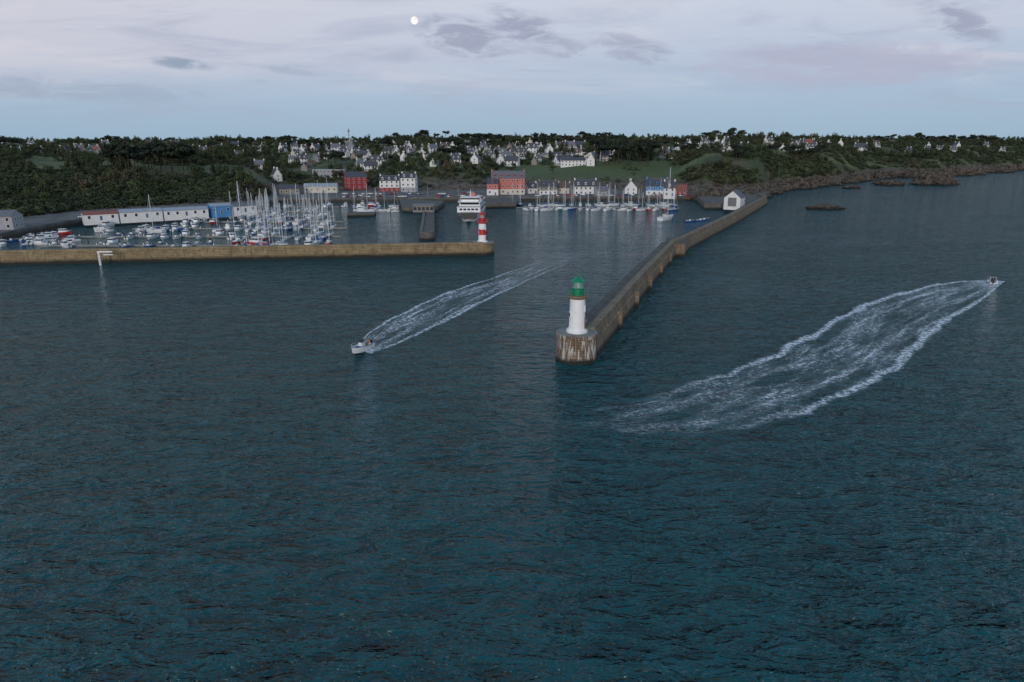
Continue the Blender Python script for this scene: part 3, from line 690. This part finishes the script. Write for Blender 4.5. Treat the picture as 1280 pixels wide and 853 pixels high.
# people (skin-modifier figures)
def person(name,loc,rz,pose,jk,parent=None):
    if pose=='stand': J={'pel':(0,0,.95),'ch':(.03,0,1.3),'nk':(.03,0,1.47),'hd':(.06,0,1.6),'ht':(.05,0,1.72),'hl':(0,.1,.9),'kl':(.05,.13,.5),'al':(0,.14,.08),'fl':(.14,.15,.03),'sl':(.02,.19,1.4),'el':(.12,.27,1.15),'wl':(.36,.2,1.1),'gl':(.45,.17,1.1)}
    else: J={'pel':(0,0,.5),'ch':(.0,0,.85),'nk':(.02,0,1.02),'hd':(.06,0,1.16),'ht':(.05,0,1.28),'hl':(.02,.1,.48),'kl':(.42,.14,.48),'al':(.42,.15,.08),'fl':(.56,.15,.03),'sl':(0,.19,.95),'el':(.08,.27,.7),'wl':(.32,.2,.62),'gl':(.4,.17,.6)}
    Rr={'pel':.15,'ch':.17,'nk':.06,'hd':.10,'ht':.07,'hl':.09,'kl':.065,'al':.045,'fl':.04,'sl':.07,'el':.05,'wl':.035,'gl':.045}
    names=list(J); vs=[J[n] for n in names]; rs=[Rr[n] for n in names]
    for n in ('hl','kl','al','fl','sl','el','wl','gl'): names.append(n+'R'); p=J[n]; vs.append((p[0],-p[1],p[2])); rs.append(Rr[n])
    I=names.index; E=[('pel','ch'),('ch','nk'),('nk','hd'),('hd','ht')]
    for q in ('','R'): E+=[('pel','hl'+q),('hl'+q,'kl'+q),('kl'+q,'al'+q),('al'+q,'fl'+q),('ch','sl'+q),('sl'+q,'el'+q),('el'+q,'wl'+q),('wl'+q,'gl'+q)]
    E=[(I(a if a in names else a[:-1]),I(b_)) for a,b_ in E]
    me=bpy.data.meshes.new(name); me.from_pydata(vs,E,[]); o=link(name,me)
    md=o.modifiers.new('s','SKIN'); sv=me.skin_vertices[0].data
    for i,r in enumerate(rs): sv[i].radius=(r,r)
    sv[0].use_root=True
    o.modifiers.new('u','SUBSURF').levels=1
    dg=bpy.context.evaluated_depsgraph_get(); dg.update(); m2=bpy.data.meshes.new_from_object(o.evaluated_get(dg))
    bpy.data.objects.remove(o)
    m2.materials.clear()
    for k in ('skin',jk,'trouser','hair'): m2.materials.append(M[k])
    zn=J['nk'][2]; zp=J['pel'][2]
    for p in m2.polygons:
        c=p.center; p.use_smooth=True
        p.material_index= (3 if (c.z>J['hd'][2]+.04 or c.x<J['hd'][0]-.05) else 0) if c.z>zn+.01 else (0 if c.x>J['wl'][0]+.02 and abs(c.y)<.3 and c.z>zp+.05 else (1 if c.z>zp-.02 and c.x<J['wl'][0]+.03 else 2))
    return link(name,m2,loc,rz,parent)

bx,by=G(452,439); hd=math.atan2(by-231,bx-13.6)
root=bpy.data.objects.new('open_motorboat',None); scene.collection.objects.link(root); root.location=(bx,by,.12); root.rotation_euler=(0,math.radians(-4),hd)
mb=motorboat('hull',6.4,False); mb.obj('hull_and_fittings',parent=root)
person('helmsman',(-.55,0,.75),0,'stand','jacket',root); person('passenger',(-1.75,.4,.75),0,'sit','jacket2',root)
rx,ry=G(1239,353); 
root=bpy.data.objects.new('rigid_inflatable_boat',None); scene.collection.objects.link(root); root.location=(rx,ry,.1); root.rotation_euler=(0,math.radians(-5),math.radians(62))
mb=MB(); hull(mb,6.2,1.9,.55,.3,'hull','deck')
pts=[(-3.2,.95,.55),(-1,1.05,.58),(1,1.0,.65),(2.2,.75,.8),(2.9,.35,.95),(3.1,0,1.0)]
pts=pts+[(a,-b_,c) for a,b_,c in pts[-2::-1]]
for i in range(len(pts)-1): mb.rod(pts[i],pts[i+1],.26,'hull' if i in (0,9) else 'tube',8)
mb.box((-.2,0,1.0),(.7,.8,1.1),'hull',taper=.85); mb.box((.1,0,1.7),(.06,.8,.45),'glass'); mb.box((-1.2,0,.85),(.9,.6,.7),'black')
for sy in (-1,1): mb.rod((-2.6,sy*.7,.6),(-2.7,sy*.6,2.1),.04,'alu',4)
mb.rod((-2.7,-.6,2.1),(-2.7,.6,2.1),.04,'alu',4)
mb.box((-3.35,0,1.0),(.5,.5,.8),'black',taper=.8); mb.box((-3.35,0,.1),(.2,.16,1.2),'black')
mb.obj('tubes_and_console',parent=root)
person('helmsman',(-.8,.15,.55),0,'stand','jacket',root); person('passenger',(-1.5,-.3,.7),0,'stand','jacket',root)

# cars and lamps on the quays
def car(k):
    mb=MB(); pr=[(-2,.35),(2.0,.35),(2.05,.7),(1.9,.85),(1.1,.98),(-1.9,1.0),(-2.05,.75)]
    cb=[(1.1,.97),(.45,1.45),(-1.2,1.48),(-1.85,.99)]
    for P,w0,w1,kk in ((pr,.86,.86,k),(cb,.80,.66,'glass')):
        def pt(i,s): x,z=P[i]; w=w0 if (P is pr or i in(0,3)) else w1; return (x,s*w,z)
        n=len(P)
        for s_ in (-1,1): mb.face([pt(i,s_) for i in range(n)],kk)
        for i in range(n): j=(i+1)%n; mb.face([pt(i,-1),pt(j,-1),pt(j,1),pt(i,1)],kk)
    mb.box((-.38,0,1.49),(1.6,1.28,.05),k)
    for x in (-1.3,1.3):
        for s_ in (-1,1): mb.rod((x,s_*.70,.33),(x,s_*.9,.33),.33,'dark',10)
    return mb.mesh('parked_car')
cars=[car(k) for k in ('carwhite','cargrey','carblue','carred','carwhite')]
def putcar(px,py,rz):
    L=land(px,py)
    if L and L[2]<4: link('parked_car',random.choice(cars),(L[0],L[1],L[2]+.02),rz)
for k in range(60): putcar(random.uniform(425,600),random.choice([243.5,246,248.5]),random.choice([1.57,1.5,0]))
for k in range(26): putcar(random.uniform(655,860),random.choice([247,249.5]),random.choice([0,1.57]))
for k in range(20): putcar(105+k*11+random.uniform(-2,2),281-(k*.83),.2)
mb=MB(); mb.rod((0,0,0),(0,0,7),.09,'rail',6,.06); mb.rod((0,0,7),(0,-1.2,7.3),.05,'rail',5); mb.box((0,-1.4,7.3),(.3,.7,.15),'rail'); lm=mb.mesh('street_lamp')
for px in range(345,860,38):
    L=land(px,249.5)
    if L and L[2]<4: link('street_lamp',lm,(L[0],L[1],L[2]),0)
L=land(437,184); mb=MB(); mb.rod((0,0,0),(0,0,26),.7,'concrete',8,.35); mb.box((0,0,22),(2.6,2.6,3.0),'concrete',taper=.8); mb.rod((0,0,25),(0,0,31),.12,'alu',4); mb.obj('water_tower_mast',(L[0],L[1],L[2]-.3))

# ---------------------------------------------------------------- vegetation (merged masses)
def leafmat(name,c1,c2,c3,c4):
    m,t,b=newmat(name)
    tone=t.add('ShaderNodeAttribute',attribute_name='tone').outputs['Fac']
    hue=t.add('ShaderNodeAttribute',attribute_name='hue').outputs['Fac']
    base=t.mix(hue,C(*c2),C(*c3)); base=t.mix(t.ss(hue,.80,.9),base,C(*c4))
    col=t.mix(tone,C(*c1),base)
    t.put(b.inputs['Base Color'],col); b.inputs['Roughness'].default_value=.9
    return m
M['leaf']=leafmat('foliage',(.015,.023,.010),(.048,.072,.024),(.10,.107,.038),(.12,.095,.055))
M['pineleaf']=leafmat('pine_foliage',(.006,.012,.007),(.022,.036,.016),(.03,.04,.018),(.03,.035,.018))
def proto(nq,kind,r):
    V=[];Fq=[];mi=[];tn=[]
    lobes=[]
    nl=7 if kind!='bush' else 4
    for i in range(nl):
        a=r.uniform(0,2*math.pi); R=r.uniform(.05,.28)
        if kind=='pine': c=(R*1.3*math.cos(a),R*1.3*math.sin(a),r.uniform(.68,.92)); sz=(r.uniform(.16,.28),r.uniform(.16,.28),r.uniform(.07,.12))
        elif kind=='bush': c=(R*1.6*math.cos(a),R*1.6*math.sin(a),r.uniform(.15,.5)); sz=(r.uniform(.3,.5),r.uniform(.3,.5),r.uniform(.3,.5))
        else: c=(R*math.cos(a),R*math.sin(a),r.uniform(.4,.8)); sz=(r.uniform(.16,.26),r.uniform(.16,.26),r.uniform(.14,.24))
        lobes.append((c,sz,r.uniform(0,1)))
    q=.055 if kind!='bush' else .11
    for k in range(nq):
        c,sz,tb=lobes[r.integers(nl)]
        d=r.normal(size=3); d/=np.linalg.norm(d); rad=r.uniform(.6,1.1)
        p=np.array(c)+d*np.array(sz)*rad
        nrm=d+r.normal(size=3)*.45; nrm/=np.linalg.norm(nrm)
        a=np.cross(nrm,r.normal(size=3)); a/=np.linalg.norm(a); b2=np.cross(nrm,a); s=q*r.uniform(.6,1.4)
        b=len(V); V+=[p+a*s,p+b2*s*.8,p-a*s,p-b2*s*.8]; Fq.append((b,b+1,b+2,b+3)); mi.append(0)
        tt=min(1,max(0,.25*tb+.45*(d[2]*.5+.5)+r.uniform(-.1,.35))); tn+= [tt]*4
    if kind!='bush':
        def limb(p0,p1,r0,r1):
            p0=np.array(p0);p1=np.array(p1); b=len(V)
            for p,rr in ((p0,r0),(p1,r1)):
                for i in range(4): V.append(p+np.array((rr*math.cos(i*1.571),rr*math.sin(i*1.571),0))); tn.append(.5)
            for i in range(4): j=(i+1)%4; Fq.append((b+i,b+j,b+4+j,b+4+i)); mi.append(1)
        limb((0,0,-.08),(0,0,.55),.028,.016)
        for c,sz,_ in lobes[:5]: limb((0,0,.42),(c[0]*.8,c[1]*.8,c[2]),.013,.005)
    return np.array(V),np.array(Fq),np.array(mi),np.array(tn)
def mass(name,protos_,pl,leaf):
    Vs=[];Fs=[];Ms=[];Ts=[];Hs=[];b=0
    for (x,y,z,h,w,k) in pl:
        P,Q,mi,tn=protos_[k%len(protos_)]; a=random.uniform(0,6.28); ca,sa=math.cos(a),math.sin(a)
        v=np.empty_like(P); v[:,0]=(P[:,0]*ca-P[:,1]*sa)*w+x; v[:,1]=(P[:,0]*sa+P[:,1]*ca)*w+y; v[:,2]=P[:,2]*h+z
        Vs.append(v);Fs.append(Q+b);Ms.append(mi);Ts.append(np.clip(tn+random.uniform(-.35,.35),0,1)); b+=len(P)
        hu=.4+.45*math.sin(x/37+y/53)*math.sin(y/41-x/29)+random.uniform(-.3,.3); Hs.append(np.full(len(P),max(0,min(1,hu))))
    V=np.concatenate(Vs).astype(np.float32);Q=np.concatenate(Fs).astype(np.int32);mi=np.concatenate(Ms).astype(np.int32);tn=np.concatenate(Ts).astype(np.float32)
    me=bpy.data.meshes.new(name); me.vertices.add(len(V)); me.vertices.foreach_set('co',V.ravel())
    me.loops.add(Q.size); me.loops.foreach_set('vertex_index',Q.ravel()); me.polygons.add(len(Q))
    me.polygons.foreach_set('loop_start',np.arange(0,Q.size,4,dtype=np.int32))
    me.update(calc_edges=True); me.validate()
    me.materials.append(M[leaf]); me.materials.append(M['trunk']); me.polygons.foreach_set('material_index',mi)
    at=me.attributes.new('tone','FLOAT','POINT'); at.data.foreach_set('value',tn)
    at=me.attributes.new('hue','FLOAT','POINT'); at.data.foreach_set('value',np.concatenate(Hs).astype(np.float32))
    return link(name,me)
trees=[proto(230,'tree',rng) for _ in range(6)]; bushes=[proto(60,'bush',rng) for _ in range(5)]; pines=[proto(420,'pine',rng) for _ in range(4)]
HX=np.array([(h[0],h[1]) for h in houses])
def clear(x,y,front=38,side=7):
    dx=np.abs(HX[:,0]-x*HX[:,1]/y); dy=HX[:,1]-y
    return not np.any(((dx<side)&(dy>-7)&(dy<front)))
def islawn(s,y): return (S(645)<s<S(838) and 545<y<700)
def clump(x,y): return math.sin(x/33+1.3*math.sin(y/47))*math.sin(y/39+1.1*math.sin(x/61+2))+.5*math.sin(x/13+y/17)
bl=[];tl=[]
def addv(lst,px,y,h,w,chk=True,front=30,side=6,zmin=3.5,cl=None):
    s=S(px); x=s*y; z=H(x,y)
    if cl is not None:
        c=clump(x,y)
        if c<cl: return
        h*=1+.3*c
    if z<zmin or (chk and not clear(x,y,front,side)): return
    if islawn(s,y) and random.random()<.94: return
    lst.append((x,y,z-.3,h,w,random.randrange(100)))
U=random.uniform
for k in range(3800): addv(bl,U(-120,345),U(330,510),U(2,5),U(4,8),front=25,cl=-1.0)
for k in range(4400): addv(bl,U(-120,345),U(490,900),U(2,4),U(4,7),front=24,cl=0)
for k in range(1100): addv(tl,U(-120,345),U(370,900),U(4,11),U(5,11),front=24,cl=0)
for k in range(6000): addv(bl,U(330,880),U(560,1250),U(1.8,4),U(3,7),front=16,side=6,cl=-.1)
for k in range(3800): addv(tl,U(-100,880),U(590,1500),U(4,12),U(5,12),front=20,side=6,cl=-.3)
for k in range(6500): addv(bl,U(850,1075),U(480,1000),U(2,5.5),U(3.5,9),front=18,zmin=9,cl=-.45)
for k in range(4600): addv(bl,U(1050,1330),U(790,1700),U(2.5,6),U(5,11),front=18,zmin=9,cl=-.35)
for k in range(2300): addv(tl,U(850,1330),U(540,1700),U(5,12),U(6,13),front=22,side=6,cl=-.05,zmin=12)
for k in range(1000):
    px=U(-150,1400); addv(tl,px,U(1250,1800) if px<1000 else U(1450,2100),U(5,11)*(1+.4*math.sin(px/37)+.3*math.sin(px/13)),U(10,18),False)
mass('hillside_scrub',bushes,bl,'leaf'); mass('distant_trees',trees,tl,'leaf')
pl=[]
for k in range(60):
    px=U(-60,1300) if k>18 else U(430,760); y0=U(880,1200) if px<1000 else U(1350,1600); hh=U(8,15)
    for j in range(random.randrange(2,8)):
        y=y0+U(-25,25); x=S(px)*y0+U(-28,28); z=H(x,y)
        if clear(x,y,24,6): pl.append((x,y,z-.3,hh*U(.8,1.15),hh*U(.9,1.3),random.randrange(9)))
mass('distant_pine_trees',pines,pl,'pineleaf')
for px0,px1,py0,py1,n_,h0,h1 in ((742,814,203,209,13,19,25),(142,240,212,219,17,17,25),(912,932,196,202,4,10,13),(410,430,205,210,4,12,15),(555,580,194,202,6,12,16),(830,870,188,196,6,10,13),(960,1030,192,200,9,10,15)):
    for k in range(n_):
        L=land(px0+(px1-px0)*(k+.5)/n_+U(-3,3),U(py0,py1))
        if not L: continue
        h=U(h0,h1); o=mass('pine_tree',[pines[k%4]],[(0,0,0,h,h*.95,0)],'pineleaf'); o.location=(L[0],L[1],L[2]-.3); o.rotation_euler[2]=U(0,6)
# ---------------------------------------------------------------- rocks
m,t,b=newmat('sea_rock'); pos=t.add('ShaderNodeNewGeometry').outputs['Position']; sx=t.add('ShaderNodeSeparateXYZ'); t.put(sx.inputs[0],pos)
n=t.noise(pos,.4,5,.65); c=t.mix(t.ss(n,.38,.62),C(.022,.019,.015),C(.12,.09,.065)); c=t.mix(t.ss(sx.outputs[2],.4,2.0,1,0),c,C(.01,.01,.009)); t.put(b.inputs['Base Color'],c); b.inputs['Roughness'].default_value=.9; t.put(b.inputs['Normal'],t.bump(n,.6)); M['rock']=m
import bmesh
from mathutils import noise
def rockmesh(seed):
    bm=bmesh.new(); bmesh.ops.create_icosphere(bm,subdivisions=4,radius=1)
    for v in bm.verts:
        p=v.co.copy(); k=1+.38*noise.noise(p*1.6+Vector((seed,0,0)))+.22*noise.noise(p*4+Vector((0,seed,0)))+.1*noise.noise(p*9)
        v.co=Vector((p.x*k,p.y*k,max(p.z,-.4)*k))
    me=bpy.data.meshes.new('sea_rock'); bm.to_mesh(me); bm.free(); me.materials.append(M['rock']); return me
rm=[rockmesh(i) for i in range(9)]
def rock(px,py,w,d,h,seed):
    x,y=G(px,py); link('sea_rock',rm[seed%9],(x,y,-.1),sc=(w/2,d/2,h))
rock(1030,262,22,9,2.9,1);rock(1042,262,12,7,2.3,8);rock(1167,231,40,22,13,2);rock(1180,232,20,12,7,6);rock(1155,232,14,9,5,3);rock(1112,232,28,14,5,3);rock(1098,230,12,8,4,8);rock(963,243,18,10,4,4);rock(978,240,12,8,3,5);rock(1195,220,44,18,10,6);rock(1222,219,20,10,5,1);rock(1245,216,44,16,7,7);rock(1065,236,16,8,3,0)
for k in range(190):
    px=U(866,1300); s=S(px); D,Z=colat(s); y=D[0]+U(-9,14); w=U(5,22)
    link('sea_rock',rm[k%9],(s*y,y,-.3),U(0,6),sc=(w/2,w/2*U(.5,.9),U(1.5,9)))

# ---------------------------------------------------------------- moon
u,dy,dz=ray(518,26); dvec=Vector((u,dy,dz)).normalized()*9000
me=bpy.data.meshes.new('moon')
bm=bmesh.new(); bmesh.ops.create_uvsphere(bm,u_segments=32,v_segments=16,radius=43); bm.to_mesh(me); bm.free()
m,t,b=newmat('moon_surface'); e=t.add('ShaderNodeEmission'); tc=t.add('ShaderNodeTexCoord').outputs['Object']
t.put(e.inputs[0],t.mix(t.ss(t.noise(tc,.025,4),.4,.65),C(1,.98,.93),C(.84,.82,.80))); e.inputs[1].default_value=1.05
t.l.new(e.outputs[0],m.node_tree.nodes['Material Output'].inputs[0]); me.materials.append(m)
link('moon',me,(dvec.x,dvec.y,dvec.z+CAM_H))

# ---------------------------------------------------------------- world
w=bpy.data.worlds.new('World'); scene.world=w; w.use_nodes=True; t=NT(w.node_tree); bg=w.node_tree.nodes['Background']
dirv=t.add('ShaderNodeTexCoord').outputs['Generated']; sx=t.add('ShaderNodeSeparateXYZ'); t.put(sx.inputs[0],dirv); x_,y_,z_=sx.outputs
rp=t.add('ShaderNodeValToRGB'); t.put(rp.inputs[0],z_); el=rp.color_ramp.elements
stops=[(0.0,lin(148,175,197)),(.03,lin(153,178,201)),(.07,lin(162,181,205)),(.115,lin(179,190,210)),(.175,lin(195,202,217)),(.26,lin(176,198,217)),(.45,lin(142,174,204)),(1.0,lin(96,130,170))]
el[0].position=stops[0][0]; el[0].color=stops[0][1]; el[1].position=1; el[1].color=stops[-1][1]
for p,c in stops[1:-1]: e_=el.new(p); e_.color=c
col=rp.outputs[0]
yc=t.m('MAXIMUM',y_,.05); Xn=t.m('DIVIDE',x_,yc); Zn=t.m('DIVIDE',z_,yc)
fwd=t.ss(y_,.1,.3)
pk=t.m('MULTIPLY',t.m('MULTIPLY',t.ss(Xn,-.75,.35,.9,0),t.ss(Zn,.04,.13)),t.m('MULTIPLY',fwd,t.ss(Zn,.2,.35,.5,0)))
col=t.mix(pk,col,lin(214,204,211))
cv=t.add('ShaderNodeCombineXYZ'); t.put(cv.inputs[0],Xn); t.put(cv.inputs[1],Zn); cvec=cv.outputs[0]
wisp=t.noise(t.mapv(cvec,(3.5,27,1),(0,0,.05)),1,5,.62,.9)
col=t.mix(t.m('MULTIPLY',t.m('MULTIPLY',t.ss(wisp,.44,.72),t.ss(Zn,.01,.06)),t.m('MULTIPLY',fwd,.55)),col,lin(158,165,189))
wisp2=t.noise(t.mapv(cvec,(2.5,17,1),(0,0,-.08),(3,1,0)),1,5,.6,.6)
col=t.mix(t.m('MULTIPLY',t.m('MULTIPLY',t.ss(wisp2,.48,.76),t.ss(Zn,.04,.1)),t.m('MULTIPLY',fwd,.5)),col,lin(217,212,219))
puff=t.noise(t.mapv(cvec,(15,52,1),(0,0,-.10),(1,4,0)),1,5,.62,1.0)
def blob(px,py,wx,hy,amt,c,tilt=0,lo=.40,hi=.68):
    global col
    u,dy,dz=ray(px,py); a,b_=u/dy,dz/dy; wx/=F*.85; hy/=F*.75
    dx=t.m('SUBTRACT',Xn,a); dz_=t.m('SUBTRACT',t.m('SUBTRACT',Zn,b_),t.m('MULTIPLY',dx,tilt))
    e=t.m('ADD',t.m('POWER',t.m('ABSOLUTE',t.m('DIVIDE',dx,wx)),2),t.m('POWER',t.m('ABSOLUTE',t.m('DIVIDE',dz_,hy)),2))
    k=t.m('MULTIPLY',t.ss(e,0,1.3,1,0),fwd); 
    f=t.ss(t.m('ADD',puff,t.m('MULTIPLY',t.m('SUBTRACT',k,.6),.22)),lo,hi)
    col=t.mix(t.m('MULTIPLY',t.m('MULTIPLY',f,k),amt),col,c)
dk=lin(150,155,178)
blob(585,48,62,23,.9,dk,-.15); blob(650,30,45,17,.9,dk,-.2); blob(690,55,50,13,.8,dk,-.2); blob(790,62,60,15,.7,dk,-.15); blob(1200,28,50,19,.85,dk,-.35)
blob(1060,80,190,24,.6,lin(172,169,192),.02,.35,.62); blob(230,80,38,6,.9,lin(135,150,174),-.1,.3,.55); blob(80,112,180,12,.5,lin(146,160,183),-.05,.35,.65); blob(350,92,60,10,.5,lin(148,160,183),.1)
bk=t.m('MULTIPLY',t.ss(t.m('MULTIPLY',y_,-1),0,.9),t.ss(z_,0,.5,1,.03))
col=t.mix(t.m('MULTIPLY',bk,.75),col,C(.90,.80,.76))
sky=t.add('ShaderNodeTexSky'); sky.sky_type='NISHITA'; sky.sun_disc=False; sky.sun_elevation=math.radians(14); sky.sun_rotation=math.radians(194)
sk=t.add('ShaderNodeVectorMath',operation='SCALE'); t.put(sk.inputs[0],sky.outputs[0]); sk.inputs[3].default_value=.006
ad=t.add('ShaderNodeVectorMath',operation='ADD'); t.put(ad.inputs[0],col); t.put(ad.inputs[1],sk.outputs[0])
t.put(bg.inputs[0],ad.outputs[0]); bg.inputs[1].default_value=1.02
w.cycles.sampling_method='MANUAL'; w.cycles.sample_map_resolution=512
ld=bpy.data.lights.new('sun','SUN'); ld.energy=1.3; ld.angle=math.radians(12); ld.color=(1,.92,.86)
lo=bpy.data.objects.new('sun',ld); scene.collection.objects.link(lo)
d=Vector((math.sin(math.radians(14)),math.cos(math.radians(14)),-math.tan(math.radians(14)))); lo.rotation_euler=d.to_track_quat('-Z','Y').to_euler()

# ---------------------------------------------------------------- camera
cd=bpy.data.cameras.new('camera'); cd.lens=24; cd.sensor_width=36; cd.clip_end=60000; cd.clip_start=.5
co=bpy.data.objects.new('camera',cd); scene.collection.objects.link(co); co.location=(0,0,CAM_H); co.rotation_euler=(math.pi/2-PITCH,0,0); scene.camera=co
scene.view_settings.view_transform='Standard'; scene.view_settings.look='None'; scene.view_settings.exposure=0
print('houses',len(houses),'bush',len(bl),'tree',len(tl))
